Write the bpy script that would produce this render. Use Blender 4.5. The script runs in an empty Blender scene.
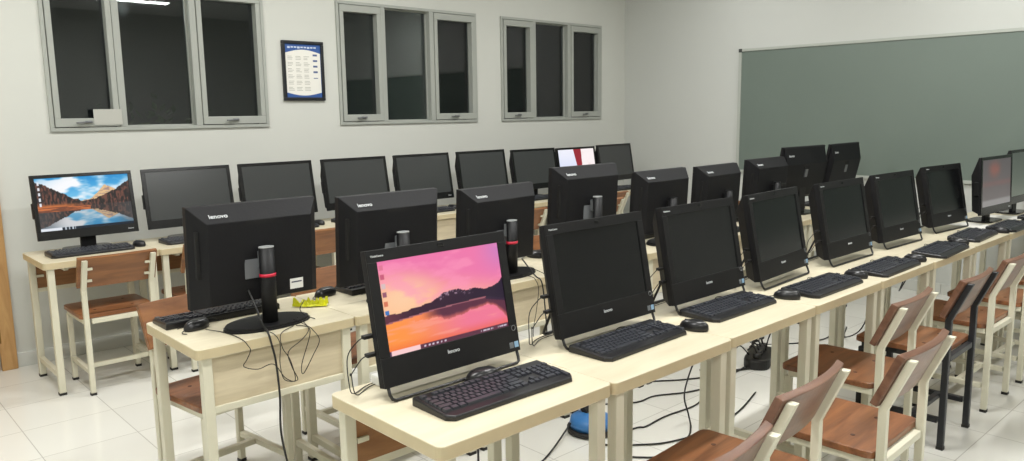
import bpy, bmesh, math, random
from mathutils import Vector, Matrix
random.seed(7)
S = bpy.context.scene
COL = bpy.data.collections.new('computer_lab'); S.collection.children.link(COL)
PI = math.pi

# ------------------------------------------------------------------ mesh builder
class MB:
    def __init__(s): s.v = []; s.f = []; s.m = []; s.sm = []
    def add(s, vs, fs, mi=0, smooth=False):
        n = len(s.v); s.v += [tuple(v) for v in vs]
        for f in fs:
            s.f.append(tuple(i + n for i in f)); s.m.append(mi); s.sm.append(smooth)
        return s
    def box(s, x0, x1, y0, y1, z0, z1, mi=0):
        vs = [(x, y, z) for z in (z0, z1) for y in (y0, y1) for x in (x0, x1)]
        return s.add(vs, [(0,2,3,1),(4,5,7,6),(0,1,5,4),(2,6,7,3),(0,4,6,2),(1,3,7,5)], mi)
    def beam(s, p, q, w, h, mi=0, up=(0,0,1)):
        p = Vector(p); q = Vector(q); d = (q-p).normalized(); up = Vector(up)
        if abs(d.dot(up)) > .95: up = Vector((0,1,0))
        a = d.cross(up).normalized(); b = a.cross(d).normalized()
        vs = [c + a*(w/2*i) + b*(h/2*j) for c in (p, q) for i, j in ((-1,-1),(1,-1),(1,1),(-1,1))]
        return s.add(vs, [(3,2,1,0),(4,5,6,7),(0,1,5,4),(1,2,6,5),(2,3,7,6),(3,0,4,7)], mi)
    def prism(s, pts, z0, z1, mi=0, mi_side=None):
        n = len(pts); vs = [(x, y, z0) for x, y in pts] + [(x, y, z1) for x, y in pts]
        s.add(vs, [tuple(range(n-1, -1, -1)), tuple(range(n, 2*n))], mi)
        k = len(s.v) - 2*n
        for i in range(n):
            j = (i+1) % n
            s.f.append((k+i, k+j, k+n+j, k+n+i)); s.m.append(mi if mi_side is None else mi_side); s.sm.append(False)
        return s
    def loft(s, rings, mi=0, smooth=False, cap=True):
        n = len(rings[0]); k = len(s.v)
        for r in rings: s.v += [tuple(p) for p in r]
        for a in range(len(rings)-1):
            for i in range(n):
                j = (i+1) % n
                s.f.append((k+a*n+i, k+a*n+j, k+(a+1)*n+j, k+(a+1)*n+i)); s.m.append(mi); s.sm.append(smooth)
        if cap:
            s.f.append(tuple(k+i for i in range(n-1, -1, -1))); s.m.append(mi); s.sm.append(False)
            e = k+(len(rings)-1)*n
            s.f.append(tuple(e+i for i in range(n))); s.m.append(mi); s.sm.append(False)
        return s
    def cyl(s, c, r, z0, z1, n=20, mi=0, rx=None, smooth=True):
        ry = r if rx is None else rx
        rg = [[(c[0]+r*math.cos(2*PI*i/n), c[1]+ry*math.sin(2*PI*i/n), z) for i in range(n)] for z in (z0, z1)]
        return s.loft(rg, mi, smooth)
    def tube(s, pts, r, n=8, mi=0):
        P = [Vector(p) for p in pts]; rings = []; up = Vector((0,0,1)); prev = None
        for i, p in enumerate(P):
            d = ((P[min(i+1, len(P)-1)] - P[max(i-1, 0)])).normalized()
            if prev is None:
                a = d.cross(up if abs(d.z) < .9 else Vector((1,0,0))).normalized()
            else:
                a = (prev - d*prev.dot(d)).normalized()
            prev = a; b = d.cross(a)
            rings.append([p + a*(r*math.cos(2*PI*k/n)) + b*(r*math.sin(2*PI*k/n)) for k in range(n)])
        return s.loft(rings, mi, True)
    def ell(s, c, rx, ry, rz, n=18, h=9, z_min=-1.0, mi=0):
        rings = []
        for a in range(h+1):
            t = z_min + (0.9995 - z_min)*math.sin(a/h*PI/2)
            q = math.sqrt(max(0, 1-t*t)) if t > 0 else math.sqrt(max(0, 1-t*t))
            rings.append([(c[0]+rx*q*math.cos(2*PI*i/n), c[1]+ry*q*math.sin(2*PI*i/n), c[2]+rz*t) for i in range(n)])
        return s.loft(rings, mi, True)

def obj(name, mb, mat, parent=None, bev=0, seg=2, loc=None):
    me = bpy.data.meshes.new(name)
    me.from_pydata(mb.v, [], mb.f)
    mats = mat if isinstance(mat, (list, tuple)) else [mat]
    for m in mats: me.materials.append(m)
    for p, i, sm in zip(me.polygons, mb.m, mb.sm): p.material_index = i; p.use_smooth = sm
    bm = bmesh.new(); bm.from_mesh(me)
    bmesh.ops.recalc_face_normals(bm, faces=bm.faces)
    if bev:
        es = [e for e in bm.edges if len(e.link_faces) == 2 and e.calc_face_angle(0) > .5]
        bmesh.ops.bevel(bm, geom=es, offset=bev, segments=seg, affect='EDGES', profile=.6, clamp_overlap=True)
    bm.to_mesh(me); bm.free()
    o = bpy.data.objects.new(name, me); COL.objects.link(o)
    if parent: o.parent = parent
    if loc: o.location = loc
    return o

def tag(o, label=None, cat=None, group=None, kind=None):
    if label: o['label'] = label
    if cat: o['category'] = cat
    if group: o['group'] = group
    if kind: o['kind'] = kind
    return o
def thing(name, label, cat, loc=(0,0,0), rz=0, group=None):
    o = bpy.data.objects.new(name, None); COL.objects.link(o)
    o.empty_display_size = .05; o.location = loc; o.rotation_euler = (0,0,rz)
    return tag(o, label, cat, group)
def struct(name, mb, mat, parent=None, bev=0):
    o = obj(name, mb, mat, parent, bev)
    if parent is None: o['kind'] = 'structure'
    return o
def copy_tree(o, parent=None):
    c = o.copy(); COL.objects.link(c)
    if parent is not None: c.parent = parent
    for ch in list(o.children): copy_tree(ch, c)
    return c
def smooth_path(pts, n=6):
    P = [Vector(p) for p in pts]; out = []
    for i in range(len(P)-1):
        p0 = P[max(i-1,0)]; p1 = P[i]; p2 = P[i+1]; p3 = P[min(i+2, len(P)-1)]
        for k in range(n):
            t = k/n
            out.append(.5*((2*p1)+(p2-p0)*t+(2*p0-5*p1+4*p2-p3)*t*t+(3*p1-p0-3*p2+p3)*t**3))
    out.append(P[-1]); return out
def rrect(x0, x1, y0, y1, r, n=4):
    out = []
    for cx, cy, a in ((x1-r, y1-r, 0), (x0+r, y1-r, 90), (x0+r, y0+r, 180), (x1-r, y0+r, 270)):
        for i in range(n+1):
            t = math.radians(a + 90*i/n); out.append((cx+r*math.cos(t), cy+r*math.sin(t)))
    return out

# ------------------------------------------------------------------ materials
def lin(c): return tuple(((x/255)/12.92 if x/255 <= .04045 else ((x/255+.055)/1.055)**2.4) for x in c) + (1,)
def mat(name, rgb, rough=.5, metal=0, spec=.5, noise=0, scale=8, bump=0, stretch=(1,1,1)):
    m = bpy.data.materials.new(name); m.use_nodes = True; nt = m.node_tree; b = nt.nodes['Principled BSDF']
    b.inputs['Roughness'].default_value = rough; b.inputs['Metallic'].default_value = metal
    b.inputs['Specular IOR Level'].default_value = spec; b.inputs['Base Color'].default_value = lin(rgb)
    if noise or bump:
        tc = nt.nodes.new('ShaderNodeTexCoord'); mp = nt.nodes.new('ShaderNodeMapping'); mp.inputs['Scale'].default_value = stretch
        nz = nt.nodes.new('ShaderNodeTexNoise'); nz.inputs['Scale'].default_value = scale; nz.inputs['Detail'].default_value = 4
        nt.links.new(tc.outputs['Object'], mp.inputs['Vector']); nt.links.new(mp.outputs['Vector'], nz.inputs['Vector'])
        if noise:
            mx = nt.nodes.new('ShaderNodeMix'); mx.data_type = 'RGBA'
            c = lin(rgb); mx.inputs['A'].default_value = tuple(x*(1-noise) for x in c[:3])+(1,)
            mx.inputs['B'].default_value = tuple(min(1, x*(1+noise)) for x in c[:3])+(1,)
            nt.links.new(nz.outputs['Fac'], mx.inputs['Factor']); nt.links.new(mx.outputs['Result'], b.inputs['Base Color'])
        if bump:
            bp = nt.nodes.new('ShaderNodeBump'); bp.inputs['Strength'].default_value = bump; bp.inputs['Distance'].default_value = .002
            nt.links.new(nz.outputs['Fac'], bp.inputs['Height']); nt.links.new(bp.outputs['Normal'], b.inputs['Normal'])
    return m
def wood(name, c1, c2, rough=.4, scale=3.0, stretch=(1.2, 14, 14), vary=.12):
    m = bpy.data.materials.new(name); m.use_nodes = True; nt = m.node_tree; N = nt.nodes.new; L = nt.links.new
    b = nt.nodes['Principled BSDF']; b.inputs['Roughness'].default_value = rough
    tc = N('ShaderNodeTexCoord'); oi = N('ShaderNodeObjectInfo'); ad = N('ShaderNodeVectorMath'); ad.operation = 'ADD'
    sc = N('ShaderNodeVectorMath'); sc.operation = 'SCALE'; sc.inputs[0].default_value = (7, 5, 3)
    L(oi.outputs['Random'], sc.inputs['Scale']); L(tc.outputs['Object'], ad.inputs[0]); L(sc.outputs[0], ad.inputs[1])
    mp = N('ShaderNodeMapping'); mp.inputs['Scale'].default_value = stretch; L(ad.outputs[0], mp.inputs['Vector'])
    nz = N('ShaderNodeTexNoise'); nz.inputs['Scale'].default_value = scale; nz.inputs['Detail'].default_value = 6; nz.inputs['Roughness'].default_value = .6
    nz.inputs['Distortion'].default_value = .6
    L(mp.outputs['Vector'], nz.inputs['Vector'])
    rp = N('ShaderNodeValToRGB'); rp.color_ramp.elements[0].position = .32; rp.color_ramp.elements[1].position = .68
    rp.color_ramp.elements[0].color = lin(c1); rp.color_ramp.elements[1].color = lin(c2)
    L(nz.outputs['Fac'], rp.inputs['Fac'])
    hs = N('ShaderNodeHueSaturation'); mr = N('ShaderNodeMapRange'); mr.inputs['To Min'].default_value = 1-vary; mr.inputs['To Max'].default_value = 1+vary
    L(oi.outputs['Random'], mr.inputs['Value']); L(mr.outputs['Result'], hs.inputs['Value']); L(rp.outputs['Color'], hs.inputs['Color'])
    L(hs.outputs['Color'], b.inputs['Base Color'])
    return m

M_plaster = mat('wall_paint', (205,206,199), .85, noise=.02, scale=1.5)
M_plaster_side = mat('side_wall_paint', (199,201,196), .85, noise=.02, scale=1.5)
M_ceil = mat('ceiling_paint', (225,225,220), .9)
M_skirt = mat('skirting_tile', (205,206,200), .2)
M_alu = mat('painted_aluminium', (164,167,160), .45, noise=.03, scale=5)
M_alu_dark = mat('window_rubber', (60,62,60), .5)
M_cream = mat('cream_steel', (213,209,188), .38, noise=.05, scale=6)
M_black_steel = mat('black_steel', (32,34,38), .4)
M_cap = mat('black_rubber_cap', (30,28,26), .6)
M_top = wood('pale_laminate', (207,197,170), (218,209,183), .38, 2.2, (1.5,10,10), .03)
M_edge = mat('laminate_edge', (198,183,148), .5, noise=.1, scale=14)
M_panel_out = wood('panel_laminate', (192,178,150), (212,199,170), .5, 2.5, (1.5,10,14), .03)
M_panel_in = wood('panel_backing', (128,88,52), (160,115,74), .6, 2.5, (1.5,10,10), .08)
M_seat = wood('varnished_seat_wood', (100,61,38), (150,98,62), .3, 2.6, (1.0,9,9), .14)
M_back = wood('varnished_back_wood', (90,60,45), (126,91,72), .3, 2.6, (1.0,9,9), .12)
M_back2 = wood('brown_back_wood', (112,70,40), (152,102,60), .35, 2.6, (1.0,9,9), .1)
M_plug = mat('dark_wood_plug', (70,36,20), .5)
M_plastic = mat('black_plastic', (16,16,18), .5, spec=.35, noise=.1, scale=60, bump=.15)
M_plastic2 = mat('grained_black_plastic', (15,15,18), .6, spec=.3, noise=.1, scale=120, bump=.3)
M_gloss = mat('glossy_black_plastic', (16,16,17), .22)
M_slot = mat('vent_black', (6,6,6), .8)
M_blank = mat('dark_screen_glass', (17,18,20), .2, spec=.4)
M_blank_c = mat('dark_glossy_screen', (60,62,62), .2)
M_wire = mat('black_wire_steel', (20,20,21), .35)
M_metal = mat('bracket_steel', (120,122,124), .4, metal=.6)
M_plate = mat('bracket_grey', (104,107,110), .5)
M_capgrey = mat('light_grey_cap', (165,168,168), .35)
M_key = mat('key_plastic', (56,58,64), .3)
M_kbody = mat('keyboard_plastic', (24,24,26), .35)
M_mouse = mat('mouse_plastic', (28,28,30), .3)
M_red = mat('red_plastic', (200,30,60), .4)
M_white = mat('white_plastic', (225,225,220), .4)
M_silver = mat('silver_lettering', (205,208,210), .35)
M_blue_sticker = mat('blue_sticker', (140,175,205), .35)
M_grey_sticker = mat('grey_sticker', (110,115,120), .35)
M_ink = mat('printed_ink', (70,72,90), .6)
M_cable = mat('black_cable', (22,21,20), .45)
M_blue = mat('blue_plastic', (58,118,180), .4)
M_yellow = mat('yellow_plastic', (215,215,30), .35)
M_paper = mat('paper_white', (232,230,222), .7)
M_board = mat('green_chalkboard', (110,122,114), .38, noise=.08, scale=1.2)
M_boardframe = mat('board_aluminium', (176,180,172), .4)
M_door = wood('door_wood', (176,132,82), (205,163,108), .45, 2.5, (10,10,1.2), .04)
M_hinge = mat('brass_hinge', (130,95,50), .35, metal=.7)
M_frame_black = mat('black_picture_frame', (22,24,28), .35)

def glass_mat():
    m = bpy.data.materials.new('night_window_glass'); m.use_nodes = True; nt = m.node_tree; N = nt.nodes.new; L = nt.links.new
    nt.nodes.remove(nt.nodes['Principled BSDF']); out = nt.nodes['Material Output']
    tr = N('ShaderNodeBsdfTransparent'); tr.inputs['Color'].default_value = (.55,.58,.56,1)
    gl = N('ShaderNodeBsdfGlossy'); gl.inputs['Roughness'].default_value = .02; gl.inputs['Color'].default_value = (.95,.97,1,1)
    fr = N('ShaderNodeFresnel'); fr.inputs['IOR'].default_value = 1.66
    mx = N('ShaderNodeMixShader'); L(fr.outputs[0], mx.inputs['Fac']); L(tr.outputs[0], mx.inputs[1]); L(gl.outputs[0], mx.inputs[2])
    L(mx.outputs[0], out.inputs['Surface']); return m
M_glass = glass_mat()

def floor_mat():
    m = bpy.data.materials.new('glossy_floor_tile'); m.use_nodes = True; nt = m.node_tree; N = nt.nodes.new; L = nt.links.new
    b = nt.nodes['Principled BSDF']; b.inputs['Roughness'].default_value = .16; b.inputs['Specular IOR Level'].default_value = .45
    tc = N('ShaderNodeTexCoord'); mp = N('ShaderNodeMapping'); mp.inputs['Location'].default_value = (-.70, -1.05, 0)
    L(tc.outputs['Object'], mp.inputs['Vector'])
    br = N('ShaderNodeTexBrick'); br.offset = 0; br.inputs['Scale'].default_value = 1
    br.inputs['Brick Width'].default_value = .41; br.inputs['Row Height'].default_value = .41
    br.inputs['Mortar Size'].default_value = .0022; br.inputs['Mortar Smooth'].default_value = .1
    br.inputs['Color1'].default_value = lin((229,228,221)); br.inputs['Color2'].default_value = lin((224,223,216)); br.inputs['Mortar'].default_value = lin((188,186,178))
    L(mp.outputs['Vector'], br.inputs['Vector'])
    nz = N('ShaderNodeTexNoise'); nz.inputs['Scale'].default_value = 1.1; nz.inputs['Detail'].default_value = 5; L(tc.outputs['Object'], nz.inputs['Vector'])
    mx = N('ShaderNodeMix'); mx.data_type = 'RGBA'; mx.blend_type = 'MULTIPLY'; mx.inputs['Factor'].default_value = 1
    rp = N('ShaderNodeValToRGB'); rp.color_ramp.elements[0].color = (.93,.93,.92,1); rp.color_ramp.elements[1].color = (1,1,1,1)
    L(nz.outputs['Fac'], rp.inputs['Fac']); L(br.outputs['Color'], mx.inputs['A']); L(rp.outputs['Color'], mx.inputs['B'])
    L(mx.outputs['Result'], b.inputs['Base Color'])
    return m
M_floor = floor_mat()

def screen_mat(name, strength):
    m = bpy.data.materials.new(name); m.use_nodes = True; nt = m.node_tree; N = nt.nodes.new; L = nt.links.new
    b = nt.nodes['Principled BSDF']; b.inputs['Base Color'].default_value = (.005,.005,.005,1); b.inputs['Roughness'].default_value = .4; b.inputs['Specular IOR Level'].default_value = .2
    a = N('ShaderNodeVertexColor'); a.layer_name = 'picture'
    L(a.outputs['Color'], b.inputs['Emission Color']); b.inputs['Emission Strength'].default_value = strength
    return m
M_lit = screen_mat('lit_screen', .72)
M_dim_emissive = screen_mat('dim_emissive_screen', .62)  # emits the tones of the two greyish screens, painted reflections included

# ------------------------------------------------------------------ colours emitted by screens: pictures and painted reflections
def hsh(i, j, s):
    n = (i*374761393 + j*668265263 + s*1442695041) & 0xffffffff
    n = ((n ^ (n >> 13)) * 1274126177) & 0xffffffff
    return ((n ^ (n >> 16)) & 0xffff) / 65535
def vnoise(x, y, s=0):
    i, j = math.floor(x), math.floor(y); fx, fy = x-i, y-j; fx = fx*fx*(3-2*fx); fy = fy*fy*(3-2*fy)
    a = hsh(i,j,s)*(1-fx)+hsh(i+1,j,s)*fx; b = hsh(i,j+1,s)*(1-fx)+hsh(i+1,j+1,s)*fx
    return a*(1-fy)+b*fy
def fbm(x, y, s=0, o=4):
    t = 0; a = .5
    for k in range(o): t += a*vnoise(x, y, s+k); x *= 2; y *= 2; a *= .5
    return t
def mixc(a, b, t): t = max(0, min(1, t)); return tuple(a[i]*(1-t)+b[i]*t for i in range(3))
def sst(a, b, x): t = max(0, min(1, (x-a)/(b-a))); return t*t*(3-2*t)
def interp(x, P):
    for (x0, y0), (x1, y1) in zip(P, P[1:]):
        if x <= x1: return y0+(y1-y0)*(x-x0)/(x1-x0)
    return P[-1][1]
RIDGE = [(0,.42),(.1,.43),(.2,.445),(.3,.465),(.38,.48),(.44,.52),(.48,.55),(.53,.56),(.58,.55),(.68,.53),(.76,.515),(.85,.50),(.92,.505),(.96,.53),(1,.585)]
def sunset(u, v):
    sh = interp(u, [(0,.345),(.35,.385),(.6,.40),(.83,.405),(1,.34)])
    def sky(u, v):
        c = mixc((252,186,140), (236,120,170), sst(.45,.95, v+.35*(u-.25)))
        c = mixc(c, (250,205,165), sst(.42,.0, math.hypot(u-.16,(v-.58)*1.1))*.9)
        c = mixc(c, (190,130,200), sst(.75,1.05,u)*sst(.55,.95,v)*.7)
        n = fbm(u*5+v*3, v*9-u*2, 3)
        return mixc(c, (250,150,185), sst(.45,.72,n)*.6)
    rg = interp(u, RIDGE) + (fbm(u*28, 2, 9)-.47)*.035
    if v > sh:
        if v < rg:
            c = mixc((66,34,52), (40,28,50), u)
            if v > rg-.05 and .42 < u < .75: c = mixc(c, (170,140,160), sst(.5,.72, fbm(u*70, v*60, 4)))
            return mixc(c, (150,80,85), sst(.25,0,u)*.4)
        return sky(u, v)
    if u > .83 and v > sh-.03 and v < sh: return (52,34,58)
    if abs(v-sh) < .012: return mixc((90,50,60), (235,150,160), .5)
    d = sh-v; rr = (interp(u, RIDGE)-sh)*.9 + (fbm(u*22, 5, 2)-.47)*.05
    if d < rr*1.0 and u > .22 - 0: 
        c = mixc((92,46,66), (235,120,110), sst(.6,1.0,d/max(rr,.01))*.7)
        if u < .45: c = mixc(c, (250,140,85), sst(.45,.25,u))
        return c
    c = mixc((252,150,70), (238,120,150), sst(.1,.75,u+.25*v))
    c = mixc(c, (236,92,50), sst(.16,.0,v)*.6)
    return mixc(c, (250,165,150), sst(.5,.7,fbm(u*4, v*26, 7))*.5)
def sunset_pic(u, v):
    if v < .045:
        if u < .02: return (90,60,90)
        if u < .24: return (248,205,205)
        for k in range(6):
            if abs(u-(.275+.033*k)) < .007 and .012 < v < .034: return (215,200,215)
        if .74 < u < .86 and .015 < v < .03 and vnoise(u*160,2,1) > .45: return (200,190,205)
        if .9 < u < .985 and .01 < v < .035 and vnoise(u*140,1,1) > .5: return (200,190,205)
        return (96,52,70)
    if u < .045 and u > .012:
        for k, c in enumerate(((225,120,150),(200,90,120),(215,190,190),(150,90,110),(215,120,90),(60,120,190))):
            if abs(v-(.93-.095*k)) < .026: return c
    return sunset(u, v)
def lake_pic(u, v):
    if v < .045:
        if u < .22: return (225,230,238)
        if .24 < u < .36 and vnoise(u*120,1,1) > .5: return (190,200,210)
        return (22,34,48)
    if .02 < u < .045:
        for k in range(5):
            if abs(v-(.9-.1*k)) < .03: return (225,228,235)
    def scene(u, v):
        # v measured from the shore line up (0..1)
        hill = interp(u, [(0,.88),(.12,.72),(.25,.5),(.38,.26),(.5,.14),(.6,.2),(.7,.3),(.85,.5),(1,.78)]) + (fbm(u*40,1,5)-.47)*.1
        peak = interp(u, [(0,0),(.55,.2),(.62,.36),(.68,.55),(.73,.66),(.78,.58),(.85,.48),(.95,.3),(1,.2)]) + (fbm(u*18,3,8)-.47)*.07
        if v < hill:
            t = fbm(u*60, v*8, 6)
            c = mixc((40,36,36), (112,72,60), sst(.38,.66,t))
            return mixc(c, (196,112,62), sst(.16,.02,v)*sst(.6,.2,u))
        if v < peak: return mixc((226,188,140), (160,135,130), sst(.45,.68,fbm(u*30,v*22,2)))
        c = mixc((150,214,244), (34,140,205), v)
        return mixc(c, (246,247,250), sst(.36,.52, fbm(u*3.2+1.3, v*2.6, 11))*sst(1.5,.5,abs(u-.42)+v*.55))
    sh = .44
    if v > sh: return scene(u, (v-sh)/(1-sh))
    if v > sh-.09 and u < .55: return mixc((205,116,66),(120,70,50), sst(.3,.6,fbm(u*12,v*60,3)))
    c = scene(u, min(1, (sh-v)/sh*1.0))
    return mixc(c, (78,80,82), .25+.4*sst(.22,.48,abs(u-.52)))
def call_pic(u, v):
    if .42+.12*(1-v) < u < .62+.02*v: return (150,40,52)
    if u < .5: return mixc((205,215,245),(240,240,250), v)
    return mixc((250,240,240),(240,210,205), sst(.55,1,fbm(u*6,v*6,2)))
def painted_reflection(u, v):  # grey sheen and reddish reflections painted into the screen's emitted colour
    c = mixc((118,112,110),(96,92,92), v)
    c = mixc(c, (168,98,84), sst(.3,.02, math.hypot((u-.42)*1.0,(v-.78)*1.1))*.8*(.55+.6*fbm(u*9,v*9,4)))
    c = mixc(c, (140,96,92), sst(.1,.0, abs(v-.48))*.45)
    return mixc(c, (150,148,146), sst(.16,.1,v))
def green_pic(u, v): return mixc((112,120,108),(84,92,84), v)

def screen_obj(name, w, h, y, z0, pic, parent, mt, nx=200, ny=112, x0=0, tilt=None):
    me = bpy.data.meshes.new(name)
    vs = [(-w/2+w*i/nx + x0, y, z0+h*j/ny) for j in range(ny+1) for i in range(nx+1)]
    fs = [(j*(nx+1)+i, j*(nx+1)+i+1, (j+1)*(nx+1)+i+1, (j+1)*(nx+1)+i) for j in range(ny) for i in range(nx)]
    me.from_pydata(vs, [], fs); me.materials.append(mt)
    at = me.color_attributes.new('picture', 'FLOAT_COLOR', 'POINT')
    buf = []
    for j in range(ny+1):
        for i in range(nx+1): buf += list(lin(pic(i/nx, j/ny)))
    at.data.foreach_set('color', buf)
    o = bpy.data.objects.new(name, me); COL.objects.link(o); o.parent = parent
    return o

def text_obj(name, txt, size, mt, parent, loc, rot, extrude=.0006, sx=1.0):
    cu = bpy.data.curves.new(name+'_curve', 'FONT'); cu.body = txt; cu.size = size; cu.extrude = extrude
    cu.align_x = 'LEFT'; cu.offset = size*.012
    t = bpy.data.objects.new(name+'_src', cu); COL.objects.link(t)
    dg = bpy.context.evaluated_depsgraph_get(); dg.update()
    me = bpy.data.meshes.new_from_object(t.evaluated_get(dg))
    bpy.data.objects.remove(t); bpy.data.curves.remove(cu)
    me.name = name; me.materials.clear(); me.materials.append(mt)
    o = bpy.data.objects.new(name, me); COL.objects.link(o); o.parent = parent
    o.location = loc; o.rotation_euler = rot; o.scale = (sx,1,1)
    return o

# ------------------------------------------------------------------ the room
YB, XR, XL, YF, ZC = 5.52, 6.81, -1.3, -2.6, 3.2
struct('floor', MB().box(XL-.1, XR+.1, YF-.1, YB+.1, -.1, 0), M_floor)
struct('ceiling', MB().box(XL-.1, XR+.1, YF-.1, YB+.1, ZC, ZC+.1), M_ceil)
WINS = [(1.215, 2.655), (3.255, 4.685), (4.985, 6.41)]; WZ0, WZ1 = 1.44, 2.405
wb = MB(); xs = [XL-.1] + [x for w in WINS for x in w] + [XR+.1]
for i in range(0, len(xs), 2): wb.box(xs[i], xs[i+1], YB, YB+.16, 0, ZC)
for a, b in WINS: wb.box(a, b, YB, YB+.16, 0, WZ0); wb.box(a, b, YB, YB+.16, WZ1, ZC)
struct('wall_back', wb, M_plaster)
struct('wall_right', MB().box(XR, XR+.12, YF, YB, 0, ZC), M_plaster_side)
struct('wall_left', MB().box(XL-.12, XL, YF, YB, 0, ZC), M_plaster)
struct('wall_front', MB().box(XL, XR, YF-.12, YF, 0, ZC), M_plaster)
bb = MB()
n = 0; x = .905
while x < XR-.012:
    x2 = min(x+.4, XR-.012); bb.box(x+.001, x2-.001, YB-.012, YB, 0, .088); x = x2
struct('baseboard_back', bb, M_skirt, bev=.002)
bb = MB(); y = YF
while y < YB-.012:
    y2 = min(y+.4, YB-.012); bb.box(XR-.012, XR, y+.001, y2-.001, 0, .088); y = y2
struct('baseboard_right', bb, M_skirt, bev=.002)

def window(k, x0, x1):
    fr = MB(); y0, y1 = YB-.015, YB+.065; t = .024
    fr.box(x0, x1, y0, y1, WZ0, WZ0+t); fr.box(x0, x1, y0, y1, WZ1-t, WZ1)
    m = .022; muls = [x0+.43, x0+.925]
    fr.box(x0, x0+t, y0, y1, WZ0+t, WZ1-t); fr.box(x1-t, x1, y0, y1, WZ0+t, WZ1-t)
    for mx in muls: fr.box(mx-m, mx+m, y0, y1, WZ0+t, WZ1-t)
    root = struct('window_%d' % k, fr, M_alu, bev=.003)
    bays = [(x0+t, muls[0]-m), (muls[0]+m, muls[1]-m), (muls[1]+m, x1-t)]
    for i, (a, b) in enumerate(bays):
        z0, z1 = WZ0+t, WZ1-t
        if i != 1:
            sh = MB(); s = .034; sv = .058; ya, yb = YB-.022, YB+.05
            a2, b2 = a+.004, b-.004
            sh.box(a2, b2, ya, yb, z0+.004, z0+sv); sh.box(a2, b2, ya, yb, z1-sv, z1-.004)
            sh.box(a2, a2+s, ya, yb, z0+sv, z1-sv); sh.box(b2-s, b2, ya, yb, z0+sv, z1-sv)
            so = obj('sash', sh, M_alu, root, .004)
            obj('pane', MB().box(a2+s-.004, b2-s+.004, YB+.036, YB+.040, z0+sv-.004, z1-sv+.004), M_glass, so)
            hd = MB(); xm = (a2+b2)/2
            hd.box(xm-.02, xm+.02, ya-.014, ya, z0+.026, z0+.042); hd.beam((xm+.012, ya-.012, z0+.034), (xm-.075, ya-.024, z0+.03), .012, .010)
            obj('handle', hd, M_metal, so, .002)
        else:
            st = MB(); g = .010
            st.box(a, b, YB+.035, YB+.06, z0, z0+g); st.box(a, b, YB+.035, YB+.06, z1-g, z1); st.box(a, a+g, YB+.035, YB+.06, z0+g, z1-g); st.box(b-g, b, YB+.035, YB+.06, z0+g, z1-g)
            obj('glazing_bead', st, M_alu, root, .002)
            obj('pane', MB().box(a, b, YB+.046, YB+.050, z0, z1), M_glass, root)
    return root
for k, (a, b) in enumerate(WINS): window(k+1, a, b)
# sheet of paper stuck in the corner of the first window
pp = MB().box(1.462, 1.632, YB-.0275, YB-.0265, 1.478, 1.578)
tag(obj('paper_sheet', pp, mat('cream_paper', (182,182,174), .8)), 'pale rectangular sheet stuck over lower left sash corner of window nearest the door', 'paper')

# door
dj = MB().box(.82, .905, YB-.035, YB, 0, 2.1); dj.box(-.2, .905, YB-.035, YB, 2.1, 2.2); dj.box(-.2, -.12, YB-.035, YB, 0, 2.1)
dr = struct('door_1', dj, M_door, bev=.004)
obj('door_leaf', MB().box(-.115, .812, YB-.028, YB-.002, .008, 2.095), M_door, dr, .003)
for z in (.22, 1.05, 1.85):
    h = MB().cyl((.816, YB-.034), .006, z-.05, z+.05, 10); h.box(.80, .83, YB-.0365, YB-.030, z-.045, z+.045)
    obj('hinge', h, M_hinge, dr)

# framed chart
pf = thing('framed_chart', 'black framed blue and white schedule chart hanging between two windows', 'picture', (2.955, YB-.002, 1.855))
f = MB(); W2, H2, t = .172, .222, .024
f.box(-W2, W2, -.022, 0, -H2, -H2+t); f.box(-W2, W2, -.022, 0, H2-t, H2); f.box(-W2, -W2+t, -.022, 0, -H2+t, H2-t); f.box(W2-t, W2, -.022, 0, -H2+t, H2-t)
obj('frame', f, M_frame_black, pf, .004)
obj('blue_sheet', MB().box(-W2+t, W2-t, -.010, -.004, -H2+t, H2-t), mat('chart_blue', (44,84,152), .5), pf)
n = 24; top = [(-W2+t+.004+(2*W2-2*t-.008)*i/n, H2-t-.066+.026*math.sin(PI*i/n)) for i in range(n+1)]
bot = [(x, -H2+t+.036-.022*math.sin(PI*i/n)) for i, (x, _) in enumerate(top)]
ring = top + bot[::-1]
sh = MB(); m_ = len(ring); sh.add([(x, -.0108, z) for x, z in ring], [tuple(range(m_))])
obj('white_sheet', sh, M_paper, pf)
M_pale_ink = mat('pale_ink', (168,168,158), .7); M_bg_ink = mat('blue_grey_ink', (84,98,140), .7); M_hd_ink = mat('heading_white', (205,215,232), .6); random.seed(3)
for c in range(3):
    for r in range(6):
        for q in range(3):
            x0 = -.128+c*.066; z = .105-r*.046-q*.011
            obj('printed_line', MB().box(x0, x0+.03+.02*random.random(), -.0116, -.0108, z, z+.0035), M_pale_ink, pf)
for r in range(5): obj('printed_block', MB().box(.082, .118, -.0118, -.0108, .112-.042*r, .112-.042*r+(.014 if r < 4 else .006)), M_bg_ink, pf)
for i in range(9): 
    x0 = -.125+i*.027; obj('heading_mark', MB().box(x0, x0+.02, -.0116, -.010, .166+(.004 if i % 3 else 0), .180), M_hd_ink, pf)

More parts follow.
